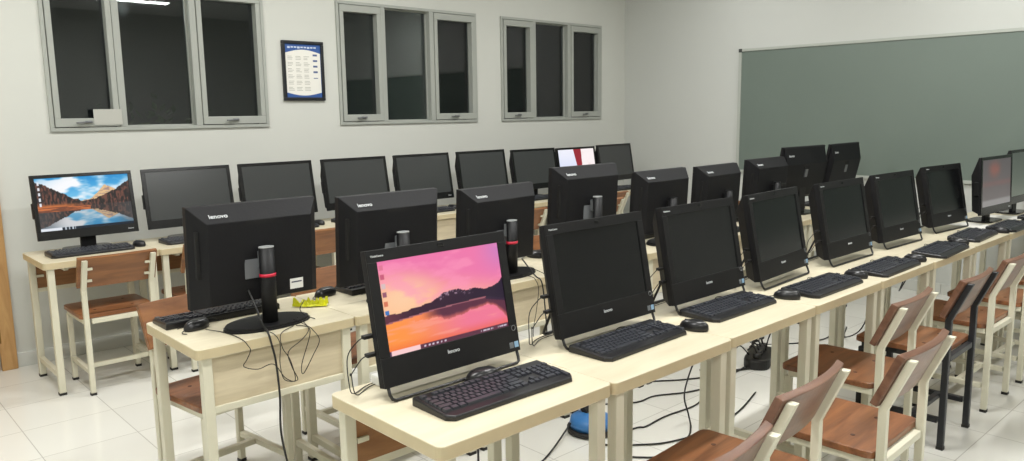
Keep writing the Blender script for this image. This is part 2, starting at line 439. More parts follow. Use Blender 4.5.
# green board
bd = thing('chalkboard', 'large dull green writing board on the right wall', 'board', (XR, 1.71, 1.5))
BY0, BY1, BZ0, BZ1 = -2.4, 2.4, .915-1.5, 2.09-1.5
obj('board_face', MB().box(-.016, 0, BY0+.02, BY1-.02, BZ0+.02, BZ1-.02), M_board, bd)
f = MB(); f.box(-.026, 0, BY0, BY1, BZ1-.026, BZ1); f.box(-.026, 0, BY0, BY1, BZ0, BZ0+.026); f.box(-.026, 0, BY1-.03, BY1, BZ0+.026, BZ1-.026); f.box(-.026, 0, BY0, BY0+.03, BZ0+.026, BZ1-.026)
obj('board_frame', f, M_boardframe, bd, .003)
for y in (BY0, BY1):
    for z in (BZ0, BZ1): obj('corner_cap', MB().box(-.029, 0, y-(.034 if y > 0 else 0), y+(0 if y > 0 else .034), z-(.032 if z > 0 else 0), z+(0 if z > 0 else .032)), M_alu_dark, bd)

# ------------------------------------------------------------------ desk
def make_desk():
    r = thing('computer_desk', '', 'desk')
    o = obj('tabletop', MB().prism(rrect(-.306, .306, -.253, .253, .02), .712, .75, 0, 1), [M_top, M_edge], r, .003)
    for x in (-.269, .269):
        for y in (-.225, .225):
            l = obj('leg', MB().box(x-.0175, x+.0175, y-.0175, y+.0175, .012, .712), M_cream, r, .004)
            obj('foot_cap', MB().box(x-.0185, x+.0185, y-.0185, y+.0185, 0, .014), M_cap, l)
    for y in (-.15, .15): obj('long_rail', MB().box(-.2, .2, y-.012, y+.012, .692, .712), M_cream, r, .003)
    for x in (-.269, .269):
        obj('end_rail', MB().box(x*.7-.012, x*.7+.012, -.215, .215, .692, .712), M_cream, r, .003)
        obj('side_stretcher', MB().box(x-.0125, x+.0125, -.207, .207, .095, .125), M_cream, r, .003)
    p = MB(); p.box(-.251, .251, .222, .230, .535, .708); p.box(-.251, .251, .214, .222, .535, .708, 1)
    obj('modesty_panel', p, [M_panel_out, M_panel_in], r)
    obj('panel_rail', MB().box(-.252, .252, .215, .239, .51, .535), M_cream, r, .003)
    for x in (-.233, .233): obj('panel_tab', MB().box(x-.018, x+.018,   .204, .214, .60, .614), M_cream, r)
    return r
# ------------------------------------------------------------------ chair (sitter faces +y)
def make_chair(steel, name='school_chair', tabs=False):
    r = thing(name, '', 'chair')
    st = MB().prism(rrect(-.2, .2, -.175, .205, .03), .428, .452)
    so = obj('seat', st, M_seat, r, .004)
    for x in (-.1, .1):
        for y in (-.07, .11): obj('screw_plug', MB().cyl((x, y), .008, .4515, .4528, 12), M_plug, so)
    fr = MB()
    for x in (-.176, .176): fr.box(x-.0125, x+.0125, -.172, .175, .402, .428)
    for y in (.175,): fr.box(-.15, .15, y-.0125, y+.0125, .402, .428)
    fr.box(-.15, .15, -.2, -.175, .402, .428)
    obj('seat_frame', fr, steel, r, .003)
    for x in (-.176, .176):
        l = obj('front_leg', MB().box(x-.0135, x+.0135, .1615, .1885, .012, .402), steel, r, .004)
        obj('foot_cap', MB().box(x-.0145, x+.0145, .1605, .1895, 0, .014), M_cap, l)
        P = [(-.19, .012), (-.19, .595), (-.265, .768)]
        rings = [[(x+a*.0135, y+b*.0135, z) for a, b in ((-1,-1),(1,-1),(1,1),(-1,1))] for y, z in P]
        l = obj('rear_post', MB().loft(rings), steel, r, .004)
        obj('foot_cap', MB().box(x-.0145, x+.0145, -.2045, -.1755, 0, .014), M_cap, l)
        obj('side_stretcher', MB().box(x-.0125, x+.0125, -.172, .16, .12, .145), steel, r, .003)
        for t in ((.3, .7) if tabs else ()):
            y = -.19-.075*t; z = .595+.173*t; sx = -1 if x > 0 else 1
            obj('mounting_tab', MB().box(x+sx*.012, x+sx*.04, y-.004, y+.016, z-.007, z+.007), steel, l)
    obj('cross_stretcher', MB().box(-.164, .164, -.075, -.05, .12, .145), steel, r, .003)
    bk = MB(); n = 14; rings = []
    for i in range(n+1):
        x = -.205+.41*i/n; sag = -.022*(1-(x/.205)**2)
        ring = []
        for t, off in ((.06,.032),(1.05,.032),(1.05,.010),(.06,.010)):
            ring.append((x, -.19-.075*t+off+sag+.008, .595+.173*t+(off-.01)*.4))
        rings.append(ring)
    bk.loft(rings, 0, False)
    o = obj('backrest', bk, M_back2 if tabs else M_back, r, .003)
    return r
# ------------------------------------------------------------------ computers (screen faces -y, origin at the stand foot on the desk)
def body_shell(W, H, D, ins, top, bot, zb):
    """front rectangle W x H at y=0, tapering back to y=D"""
    m = MB(); w = W/2
    def R(x, z0, z1, y): return [(-x, y, z0), (x, y, z0), (x, y, z1), (-x, y, z1)]
    m.loft([R(w, zb, zb+H, 0), R(w, zb, zb+H, .022), R(w-ins, zb+bot, zb+H-top, D)])
    return m
def front_bezel(W, H, zb, sx0, sx1, sz0, sz1, d=.006):
    m = MB(); w = W/2
    m.box(-w, w, -d, 0, zb, sz0); m.box(-w, w, -d, 0, sz1, zb+H); m.box(-w, sx0, -d, 0, sz0, sz1); m.box(sx1, w, -d, 0, sz0, sz1)
    return m
def face_rot(xa, ya):
    x = Vector(xa).normalized(); y = Vector(ya).normalized(); z = x.cross(y)
    return Matrix(((x.x,y.x,z.x),(x.y,y.y,z.y),(x.z,y.z,z.z))).to_euler()
def lettering(parent, txt, size, loc, rot, name='lettering', mt=None): return text_obj(name, txt, size, mt or M_silver, parent, loc, rot)

def aio_body(r, zb, tilt, W=.50, H=.375, pic=None, lit=None, y=0.0, back_detail=True, yb=0, label=True):
    """all-in-one body under a tilted housing mesh; every other body part is its child"""
    hs = obj('housing', body_shell(W, H, .082, .05, .056, .02, 0), M_plastic2, r, .003)
    hs.location = (0, yb, zb); hs.rotation_euler = (-tilt, 0, 0)
    sx, sz0, sz1 = W/2-.031, .081, H-.034
    obj('bezel', front_bezel(W, H, 0, -sx, sx, sz0, sz1), M_plastic, hs, .0015)
    if pic: screen_obj('screen', 2*sx, sz1-sz0, -.0015, sz0, pic, hs, lit or M_lit)
    else: obj('screen', MB().box(-sx, sx, -.002, 0, sz0, sz1), M_blank, hs)
    lettering(hs, 'lenovo', .016, (-.028, -.0062, .048), (PI/2, 0, 0))
    lettering(hs, 'ThinkCentre', .008, (-W/2+.012, -.0062, H-.02), (PI/2, 0, 0))
    obj('webcam', MB().box(-.01, .01, -.007, -.005, H-.018, H-.010), M_gloss, hs)
    pb = MB(); pb.tube([(W/2-.017+.008*math.cos(a*PI/6), -.0065, .072+.008*math.sin(a*PI/6)) for a in range(13)], .0012, 6)
    obj('power_button', pb, M_metal, hs)
    s1 = obj('sticker', MB().box(W/2-.022, W/2-.006, -.0068, -.006, .012, .03), M_blue_sticker, hs); s1['label'] = 'pale blue square sticker'
    s2 = obj('sticker', MB().box(W/2-.042, W/2-.026, -.0068, -.006, .012, .03), M_grey_sticker, hs); s2['label'] = 'grey square sticker'
    # back and sides
    lettering(hs, 'lenovo', .025, (W/2-.066, .022+.06*.72+.0006, H-.056*.72+.0006), face_rot((-1,0,0), (0,-.731,.682)))
    obj('handle_slot', MB().box(-.06, .06, .075, .0826, H-.072, H-.058), M_slot, hs)
    v = MB(); v.beam((W/2-.022, .052, .12), (W/2-.022, .052, .29), .012, .016)
    obj('side_vent', v, M_slot, hs)
    return hs
def make_easel_computer(pic=None, lit=None):
    r = thing('all_in_one_computer', '', 'computer')
    hs = aio_body(r, .038, math.radians(11), pic=pic, lit=lit, yb=.012)
    w = .2375; rad = .0048
    P = [(-w, .016, .05), (-w, .004, .02), (-w+.004, -.002, .009), (-w+.014, -.004, rad), (0, -.004, rad), (w-.014, -.004, rad), (w-.004, -.002, .009), (w, .004, .02), (w, .016, .05)]
    obj('wire_stand', MB().tube(P, rad, 8), M_wire, r)
    Q = [(-.16, .11, .15), (-.165, .165, .03), (-.16, .178, .008), (-.15, .18, rad), (.15, .18, rad), (.16, .178, .008), (.165, .165, .03), (.16, .11, .15)]
    obj('rear_prop', MB().tube(Q, rad, 8), M_wire, r)
    for k, (z, y) in enumerate(((.13, .05), (.082, .045))):
        yp = y-.003+z*.17; zp = z+.045
        pl = MB().box(-.275, -.243, yp-.009, yp+.009, zp-.005, zp+.005)
        pg = obj('usb_plug', pl, M_cable, r, .002)
        obj('cord', MB().tube(smooth_path([(-.269, yp, zp), (-.29, yp+.002, zp-.008), (-.312, yp+.02, zp-.05), (-.305, yp+.03, .045+.03*k), (-.28, yp+.05, .006), (-.2, yp+.09, .004), (-.05, yp+.1, .004)]), .0016, 6), M_cable, pg)
    return r
def post_stand(r, topz, ring=False, cap=True):
    bs = MB(); n = 32
    for (z0, z1, k) in ((0, .008, 1.0), (.008, .016, .96)):
        bs.prism([(.165*k*math.cos(2*PI*i/n), .115*k*math.sin(2*PI*i/n)*(1 if math.sin(2*PI*i/n) < 0 else .75)) for i in range(n)], z0, z1)
    obj('stand_base', bs, M_plastic, r, .002)
    po = obj('stand_post', MB().cyl((0, .02), .029, .012, topz, 24, rx=.022), M_plastic, r)
    obj('post_cap', MB().cyl((0, .02), .029, topz, topz+.004, 24, rx=.022), M_capgrey if cap else M_plastic, po)
    if ring:
        rb = obj('red_band', MB().cyl((0, .02), .031, topz-.108, topz-.096, 24, rx=.0245), M_red, po)
        rb.rotation_euler = (0, 0, 0)
    return po
def make_post_computer(raise_=0.0, ring=False, pic=None, lit=None, tilt=3, cap=True):
    """square all-in-one on a post stand; the post stands behind the housing (+y side)"""
    r = thing('all_in_one_computer', '', 'computer')
    hs = aio_body(r, .083+raise_, math.radians(tilt), pic=pic, lit=lit, yb=-.105)
    post_stand(r, .295+raise_, ring, cap)
    br = MB().box(-.012, .07, -.024, -.014, .18+raise_, .312+raise_); br.box(-.012, .02, -.014, .004, .22+raise_, .28+raise_)
    obj('bracket', br, M_plate if cap else M_plastic, r, .003)
    return r
def make_wide_computer(pic=None, lit=None, tilt=10, blank=None, zb=.08):
    """wide-screen all-in-one with a slim stepped back on a short neck and flat foot"""
    r = thing('widescreen_computer', '', 'computer')
    W, H = .545, .377; w = W/2
    pr = [(0,0),(0,H),(.016,H),(.016,0)]; pr2 = [(.014,.01),(.014,H-.004),(.02,H-.006),(.062,H-.115),(.056,.03),(.02,.01)]
    m = MB(); m.loft([[(x, y, z) for y, z in pr] for x in (-w, w)]); m.loft([[(x, y, z) for y, z in pr2] for x in (-w+.012, w-.012)])
    hs = obj('housing', m, M_plastic2, r, .003); hs.location = (0, -.06, zb); hs.rotation_euler = (-math.radians(tilt), 0, 0)
    sx, z0, z1 = w-.022, .052, H-.02
    obj('bezel', front_bezel(W, H, 0, -sx, sx, z0, z1, .004), M_gloss, hs, .0012)
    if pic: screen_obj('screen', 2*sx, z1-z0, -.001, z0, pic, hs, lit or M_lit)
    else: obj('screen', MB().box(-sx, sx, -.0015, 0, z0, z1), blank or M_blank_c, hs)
    lettering(hs, 'lenovo', .012, (w-.06, -.0042, .02), (PI/2, 0, 0))
    bd = MB(); bd.box(-w-.004, -w+.02, .012, .04, .13, .22); obj('side_bump', bd, M_plastic, hs, .004)
    lettering(hs, 'lenovo', .024, (w-.05, .016+.046*.55+.0008, H-.115*.55), face_rot((-1,0,0), (0,-.371,.928)))
    obj('handle_slot', MB().box(-.035, .035, .05, .0632, H-.15, H-.125), M_slot, hs)
    obj('back_plate', MB().box(-.018, .018, .045, .066, H-.21, H-.155), M_metal, hs, .002)
    nk = MB(); nk.box(-.042, .042, -.012, .012, .010, zb+.12)
    obj('stand_neck', nk, M_plastic, r, .004)
    bs = MB().prism(rrect(-.13, .13, -.072, .095, .05, 8), 0, .012)
    obj('stand_base', bs, M_gloss, r, .003)
    return r

# ------------------------------------------------------------------ keyboard and mouse
KEYROWS = []
def key_boxes():
    out = []; u = .019; y0 = -.082+.030; x0 = -.2135
    def rowy(k): return y0 + (5-k)*u + (0.006 if k == 0 else 0)
    def put(x, k, w, h=1): out.append((x0+x*u, x0+(x+w)*u, rowy(k)+(-(h-1)*u), rowy(k)+u))
    put(0, 0, 1)
    for g, s in enumerate((2, 6.5, 11)):
        for i in range(4): put(s+i, 0, 1)
    for i in range(13): put(i, 1, 1)
    put(13, 1, 2)
    put(0, 2, 1.5); [put(1.5+i, 2, 1) for i in range(12)]; put(13.5, 2, 1.5)
    put(0, 3, 1.75); [put(1.75+i, 3, 1) for i in range(11)]; put(12.75, 3, 2.25)
    put(0, 4, 2.25); [put(2.25+i, 4, 1) for i in range(10)]; put(12.25, 4, 2.75)
    x = 0
    for w in (1.25, 1.25, 1.25, 6.25, 1.25, 1.25, 1.25, 1.25): put(x, 5, w); x += w
    for k in (0, 1, 2): [put(15.3+i, k, 1) for i in range(3)]
    put(16.3, 4, 1); [put(15.3+i, 5, 1) for i in range(3)]
    for k in (1, 2, 3, 4): [put(18.5+i, k, 1) for i in range(3)]
    put(21.5, 1, 1); put(21.5, 3, 1, 2); put(21.5, 5, 1, 2); put(18.5, 5, 2); put(20.5, 5, 1)
    return out
def key_mesh(mb, b):
    a0, a1, c0, c1 = b; g = .0012; t = .0032
    def zt(y): return .0145 + (y+.08)*.065
    lo = [(a0+g, c0+g, zt(c0)-.004), (a1-g, c0+g, zt(c0)-.004), (a1-g, c1-g, zt(c1)-.004), (a0+g, c1-g, zt(c1)-.004)]
    hi = [(a0+t, c0+t, zt(c0)+.006), (a1-t, c0+t, zt(c0)+.006), (a1-t, c1-.0022, zt(c1)+.006), (a0+t, c1-.0022, zt(c1)+.006)]
    mb.loft([lo, hi])
def make_keyboard(single_keys):
    r = thing('keyboard', '', 'keyboard')
    W = .222
    out = [(-W+.018, -.083), (W-.018, -.083), (W, -.062), (W, .083), (-W, .083), (-W, -.062)]
    b = MB()
    b.loft([[(x, y, 0) for x, y in out], [(x, y, .010+(y+.083)*.06) for x, y in out], [(x*.985, y*.97, .0145+(y+.083)*.06) for x, y in out]])
    obj('case', b, M_kbody, r, .0015)
    if single_keys:
        for bx in key_boxes():
            m = MB(); key_mesh(m, bx); obj('key', m, M_key, r)
    else:
        m = MB()
        for bx in key_boxes(): key_mesh(m, bx)
        o = obj('keypad', m, M_key, r)
    obj('cord', MB().tube(smooth_path([(.09, .08, .012), (.10, .097, .014), (.06, .102, .02), (.04, .095, .008), (.10, .103, .0045), (.15, .1, .0035), (.19, .104, .0035)]), .0016, 6), M_cable, r)
    return r
def make_mouse():
    r = thing('computer_mouse', '', 'mouse')
    m = MB(); rings = []
    for a in range(9):
        t = a/8; k = math.cos(t*PI/2)**.55 if a < 8 else .02
        rings.append([(.031*k*math.cos(2*PI*i/20), (.054*k*math.sin(2*PI*i/20)) - .006*t, .006+.030*math.sin(t*PI/2)) for i in range(20)])
    rings.insert(0, [(p[0]*.93, p[1]*.95, 0) for p in rings[0]])
    m.loft(rings, 0, True)
    obj('mouse_shell', m, M_mouse, r)
    obj('scroll_wheel', MB().box(-.003, .003, .018, .034, .026, .0345), M_cap, r, .001)
    obj('cord', MB().tube(smooth_path([(0, .046, .009), (.002, .060, .0045), (-.006, .072, .003), (-.022, .08, .003), (-.035, .076, .003)]), .0016, 6), M_cable, r)
    return r

# ------------------------------------------------------------------ build the rows
ORD = ['first', 'second', 'third', 'fourth', 'fifth', 'sixth', 'seventh', 'eighth', 'ninth']
def ordn(k, n): return ORD[k] if k < n-1 else 'last'
DZ = .7505
desk0 = make_desk(); used = {}
def place(proto, key, loc, rz, label, group):
    if used.get(key): o = copy_tree(proto)
    else: o = proto; used[key] = True
    o.location = loc; o.rotation_euler = (0, 0, rz); o['label'] = label; o['group'] = group
    return o

AX = [1.349+.624*k for k in range(9)]; AY = 1.63
BX = [1.232+.6135*k for k in range(9)]; BY = 2.81
CX = [1.247+.607*k for k in range(9)]; CY = 4.995
for k in range(9):
    what = 'pale desk carrying the computer with the pink sunset' if k == 0 else ORD[k]+' pale topped desk of the front row counted from the pink sunset computer'
    place(desk0, 'desk', (AX[k], AY+random.uniform(-.006,.006), 0), 0, what if k < 8 else 'pale topped desk at the board end of the front row', 'front row desks').scale = (1.018, 1, 1)
for k in range(9):
    what = 'desk with cables hanging over its panel, nearest in the middle row' if k == 0 else ORD[k]+' desk of the middle row counted from the one with hanging cables'
    place(desk0, 'desk', (BX[k], BY+random.uniform(-.006,.006), 0), PI, what if k < 8 else 'desk at the board end of the middle row', 'middle row desks').scale = (1, 1, 1)
for k in range(9):
    what = 'desk under the blue lake screen, beside the door' if k == 0 else ORD[k]+' desk of the row along the window wall counted from the door'
    place(desk0, 'desk', (CX[k], CY+random.uniform(-.005,.005), 0), PI if k == 4 else 0, what if k < 8 else 'desk in the far corner of the row along the window wall', 'window wall desks').scale = (.99, 1, 1)

# front row computers
ea = make_easel_computer(sunset_pic)
eb = make_easel_computer(); pa = make_wide_computer(painted_reflection, M_dim_emissive, tilt=3, zb=.064); pb_ = make_wide_computer(green_pic, M_dim_emissive, tilt=3, zb=.085)
FG = 'front row computers'
place(ea, 'ea', (1.358, 1.702, DZ), math.radians(0), 'black all-in-one computer showing a pink sunset lake picture', FG)
XA = [None, 2.022, 2.642, 3.235, 3.91, 4.57, 5.325]; YAW = [0, 0, 0, 4, 0, -2, -4.6]
for k in range(1, 7):
    place(eb, 'eb', (XA[k], 1.683, DZ), math.radians(YAW[k]), 'dark blank all-in-one on wire frame, %s of the front row from the pink sunset' % ORD[k], FG)
place(pa, 'pa', (5.90, 1.66, DZ), math.radians(-3), 'all-in-one with greyish reddish reflections painted on its screen near the end of the front row', FG)
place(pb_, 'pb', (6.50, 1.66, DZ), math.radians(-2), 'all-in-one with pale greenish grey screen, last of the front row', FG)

# middle row computers (their backs to the camera)
MG = 'middle row computers'
MBX = [1.247, 1.852, 2.47, 3.085, 3.75, 4.345, 4.95]; MRZ = [0, -.014, -.03, .032, -.03, -.034, -.022]; MRING = [1, 0, 1, 0, 0, 1, 0]
MNAME = ['back of black all-in-one with red banded post and white tag, middle row', 'back of black all-in-one directly behind the pink sunset computer',
 'back of a black all-in-one with red banded post beside the pink sunset computer', 'back of black all-in-one standing taller than its neighbours in the middle row',
 'back of a black all-in-one, fifth of the middle row from the door end', 'back of a black all-in-one, sixth of the middle row', 'back of black all-in-one half hidden by a taller tilted widescreen']
for k in range(7):
    r = make_post_computer(MRZ[k], bool(MRING[k]), cap=k < 4)
    r.location = (MBX[k], 2.695, DZ); r.rotation_euler = (0, 0, PI+math.radians([0,0,5,0,1,3,1][k])); r['label'] = MNAME[k]; r['group'] = MG
    if k == 0:
        hs = [c for c in r.children if c.name.startswith('housing')][0]
        tg = obj('paper_tag', MB().box(-.160, -.106, .0800, .0826, .036, .076), M_white, hs); tg['label'] = 'white printed tag'
        obj('printed_line', MB().box(-.154, -.112, .082, .0831, .060, .065), M_ink, tg)
for k, (x, y, t, lb) in enumerate(((5.50, 2.78, 10, 'back of tilted widescreen, left of the two tall ones before the board'), (6.15, 2.78, 11, 'back of tilted widescreen, right of the two tall ones before the board'))):
    r = make_wide_computer(tilt=t, zb=.106); r.location = (x, y, DZ); r.rotation_euler = (0, 0, PI+math.radians(-3 if k == 0 else 2)); r['label'] = lb; r['group'] = MG
    r.scale = (1.06, 1, 1.04) if k == 0 else (1, 1, 1.04)

# window wall computers
WG = 'window wall computers'
wl = make_wide_computer(lake_pic); wl.location = (1.268, 5.115, DZ); wl['label'] = 'widescreen computer showing a blue sky and mountain lake picture'; wl['group'] = WG
wc = make_wide_computer()
CXX = [None, 1.868, 2.482, 3.112, 3.738, 4.367, 4.995, None, 6.14]
for k in (1, 2, 3, 4, 5, 6, 8):
    place(wc, 'wc', (CXX[k]+.012, 5.115, DZ), math.radians((0, 0, 0, 1, 0, 1, -1, 0, 2)[k]),
          'dark blank widescreen, %s along the window wall from the lake picture' % ORD[k] if k < 8 else 'dark widescreen computer in the far corner, last along the window wall', WG).scale = (1.03 if k in (1, 3) else 1, 1, .975 if k in (6, 8) else 1)
wv = make_wide_computer(call_pic, zb=.06); wv.location = (5.59, 5.125, DZ); wv['label'] = 'widescreen computer lit white and pale blue with a red stripe'; wv['group'] = WG

# keyboards and mice
ka = make_keyboard(True); kb = make_keyboard(False); mo = make_mouse()
KG, MOG = 'keyboards of the front row', 'mice of the front row'
KA = [(1.377, 1.557, -1), (2.01, 1.592, 1.5), (2.635, 1.60, 0), (3.235, 1.512, 0), (3.83, 1.482, 1), (4.49, 1.462, 3), (5.13, 1.50, 3), (5.68, 1.45, 0), (6.35, 1.45, 0)]
for k, (x, y, a) in enumerate(KA):
    lb = 'black keyboard in front of the pink sunset computer' if k == 0 else 'black keyboard, %s of the front row from the pink sunset computer' % ORD[k]
    if k < 2: place(ka, 'ka', (x, y, DZ), math.radians(a), lb, KG).scale = (1.035 if k == 0 else 1, 1, 1)
    else: place(kb, 'kb', (x, y, DZ), math.radians(a), lb, KG)
MA = [(1.415, 1.667, 78), (2.29, 1.535, 12), (2.945, 1.53, 20), (3.535, 1.505, 5), (4.12, 1.462, 10), (4.79, 1.475, 10), (5.41, 1.44, 0), (6.02, 1.43, 0)]
for k, (x, y, a) in enumerate(MA):
    lb = 'black mouse lying between keyboard and pink sunset screen' if k == 0 else 'black mouse right of the %s keyboard of the front row' % ORD[k]
    place(mo, 'mo', (x, y, DZ), math.radians(a), lb, MOG)
for k in range(9):
    y = 2.972 if k == 0 else 3.0 
    place(kb, 'kb', (BX[k]-.065 if k == 0 else BX[k]+{1: .09, 3: .085}.get(k, .03 if k % 2 else -.02), y-(.0 if k == 0 else .04), DZ), PI+math.radians(0 if k == 0 else 1),
          'black keyboard on the desk with hanging cables' if k == 0 else 'black keyboard behind the %s computer of the middle row' % ORD[k], 'keyboards of the middle row')
BM = [(1.035, 2.836, 112), (1.638, 2.965, 100), (2.885, 2.945, 184), (3.42, 2.90, 170)]
for k, (x, y, a) in enumerate(BM):
    place(mo, 'mo', (x, y, DZ), math.radians(a), ['black mouse at the corner of the desk with hanging cables', 'black mouse left of the yellow wrapper on the second middle row desk', 'black mouse beside a small white box on the middle row', 'black mouse in the gap right of the tallest middle row computer'][k], 'mice of the middle row')
for k in range(9):
    place(kb, 'kb', (CX[k]-.01+(.015 if k % 2 else 0), 4.945-(.012 if k % 3 else 0), DZ), math.radians(1), 'black keyboard under the blue lake screen' if k == 0 else 'black keyboard, %s along the window wall from the door' % ORD[k], 'keyboards of the window wall')
for k in range(9):
    place(mo, 'mo', (CX[k]+.262, 4.97+(.02 if k % 2 else 0), DZ), math.radians(10), 'black mouse right of the keyboard under the blue lake screen' if k == 0 else 'black mouse right of the %s keyboard along the window wall' % ORD[k], 'mice of the window wall')

# chairs
cc = make_chair(M_cream); ct = make_chair(M_cream, tabs=True); cb = make_chair(M_black_steel)
CG = 'chairs of the front row'
CA = [(1.43, 1.115, 3, 'c'), (1.995, 1.2, 3.5, 'c'), (2.577, 1.11, 1.5, 'c'), (3.2, 1.375, 2, 'c'), (3.82, 1.33, 1, 'b'), (4.445, 1.335, 0, 'c'), (5.05, 1.335, 0, 'c'), (5.68, 1.33, 0, 'c')]
CL = ['cream framed chair at the nearest desk, only its back top in view', 'cream framed chair with orange brown seat in front of the second front row desk', 'cream framed chair pulled furthest out, at the third front row desk',
      'cream framed chair pushed under the fourth front row desk', 'chair with black steel frame at the front row', 'cream framed chair right next to the black framed one', 'cream framed chair second right from the black framed one', 'cream framed chair nearest the board in the front row']
for k, (x, y, a, s) in enumerate(CA):
    if s == 'c': place(cc, 'cc', (x, y, 0), math.radians(a), CL[k], CG)
    else: place(cb, 'cb', (x, y, 0), math.radians(a), CL[k], CG)
for k in range(9):
    x = 1.192 if k == 0 else BX[k]+(-.02, .03, -.04, .02)[k % 4]
    place(ct, 'ct', (x, 3.035+(0 if k == 0 else (.05, .1, .02)[k % 3]), 0), PI+math.radians(8 if k == 0 else (0, 2, -2)[k % 3]), 'cream framed chair behind the desk with hanging cables' if k == 0 else 'wooden backed chair at the %s desk of the middle row' % ORD[k], 'chairs of the middle row')
for k in range(9):
    if k in (4,): continue
    x = {0: 1.28, 5: 4.14, 6: 5.08, 7: 5.53}.get(k, CX[k]+(.03, -.02, .04)[k % 3])
    place(ct, 'ct', (x, 4.83 if k == 0 else 4.53 if k in (5, 6) else 4.80+(.04 if k % 2 else 0), 0), math.radians((0, 2, -2)[k % 3]), 'cream framed chair in front of the blue lake screen' if k == 0 else 'wooden backed chair at the %s desk of the window wall row' % ORD[k], 'chairs of the window wall')

# ------------------------------------------------------------------ cables and small things
def cable(name, label, cat, pts, r=.0035, mt=None, group=None, n=6):
    return tag(obj(name, MB().tube(smooth_path(pts, n), r, 7), mt or M_cable), label, cat, group)
TH = .0016
cable('power_cable', 'thick black cable hanging from the nearest middle row computer to the floor', 'cable',
      [(1.185, 2.712, .89), (1.187, 2.66, .835), (1.178, 2.60, .79), (1.175, 2.548, .765), (1.178, 2.528, .72), (1.185, 2.52, .66), (1.192, 2.52, .535), (1.189, 2.522, .404), (1.205, 2.52, .281), (1.23, 2.50, .1), (1.25, 2.47, .006), (1.35, 2.38, .005)], .004)
YP = 2.53
cable('thin_cable', 'thin black cable looping low over the nearest middle row panel, right part', 'cable',
      [(1.345, 2.66, .768), (1.34, 2.58, .755), (1.325, 2.537, .742), (1.292, YP, .716), (1.239, YP, .683), (1.249, YP, .627), (1.269, YP, .572), (1.219, YP, .585), (1.205, YP, .647), (1.212, 2.536, .72), (1.2, 2.56, .7535), (1.19, 2.62, .7535)], TH, None, 'thin cables over the nearest middle row desk')
cable('thin_cable', 'thin black cable in a narrow loop near the right panel edge', 'cable',
      [(1.32, 2.64, .768), (1.335, 2.56, .7545), (1.342, 2.535, .743), (1.364, YP, .701), (1.337, YP, .652), (1.293, YP, .59), (1.289, YP, .627), (1.326, YP, .726), (1.33, 2.55, .7535), (1.31, 2.6, .7535)], TH, None, 'thin cables over the nearest middle row desk')
cable('thin_cable', 'thin cord from the corner mouse dropping in a loop over the cable desk edge', 'cable',
      [(1.045, 2.775, .757), (1.08, 2.71, .753), (1.09, 2.62, .7535), (1.085, 2.545, .754), (1.09, YP, .742), (1.1, YP, .72), (1.085, YP, .69), (1.073, YP, .668), (1.122, YP, .647), (1.18, YP, .652), (1.222, YP, .591), (1.26, YP, .573), (1.245, YP, .651), (1.219, YP, .70), (1.215, 2.537, .742), (1.24, 2.56, .754), (1.3, 2.6, .7535)], TH, None, 'thin cables over the nearest middle row desk')
cable('thin_cable', 'thin white tag string and cord under the nearest middle row computer', 'cable', [(1.395, 2.69, .82), (1.37, 2.68, .79), (1.385, 2.665, .765), (1.41, 2.64, .7525)], TH, None, 'thin cables over the nearest middle row desk')
for k, (x, a) in enumerate(((2.52, .0), (2.46, .03), (2.60, -.02))):
    cable('thin_cable', ['thick cable hanging down behind the third middle row desk', 'thin cable left of the thick one on the third middle row desk', 'thin cable hanging rightmost on the third middle row desk'][k], 'cable',
      [(x, 2.66, .83 if k == 0 else .768), (x+a, 2.57, .76), (x+a+.005, 2.54, .745), (x+a+.01, 2.528, .70), (x+.02, 2.525, .6), (x+.03-a, 2.526, .5), (x+.02, 2.52, .42), (x+.04, 2.545, .3), (x+.06, 2.62, .12), (x+.07, 2.68, .012)], .0034 if k == 0 else TH, None, 'cables on the third middle row desk')
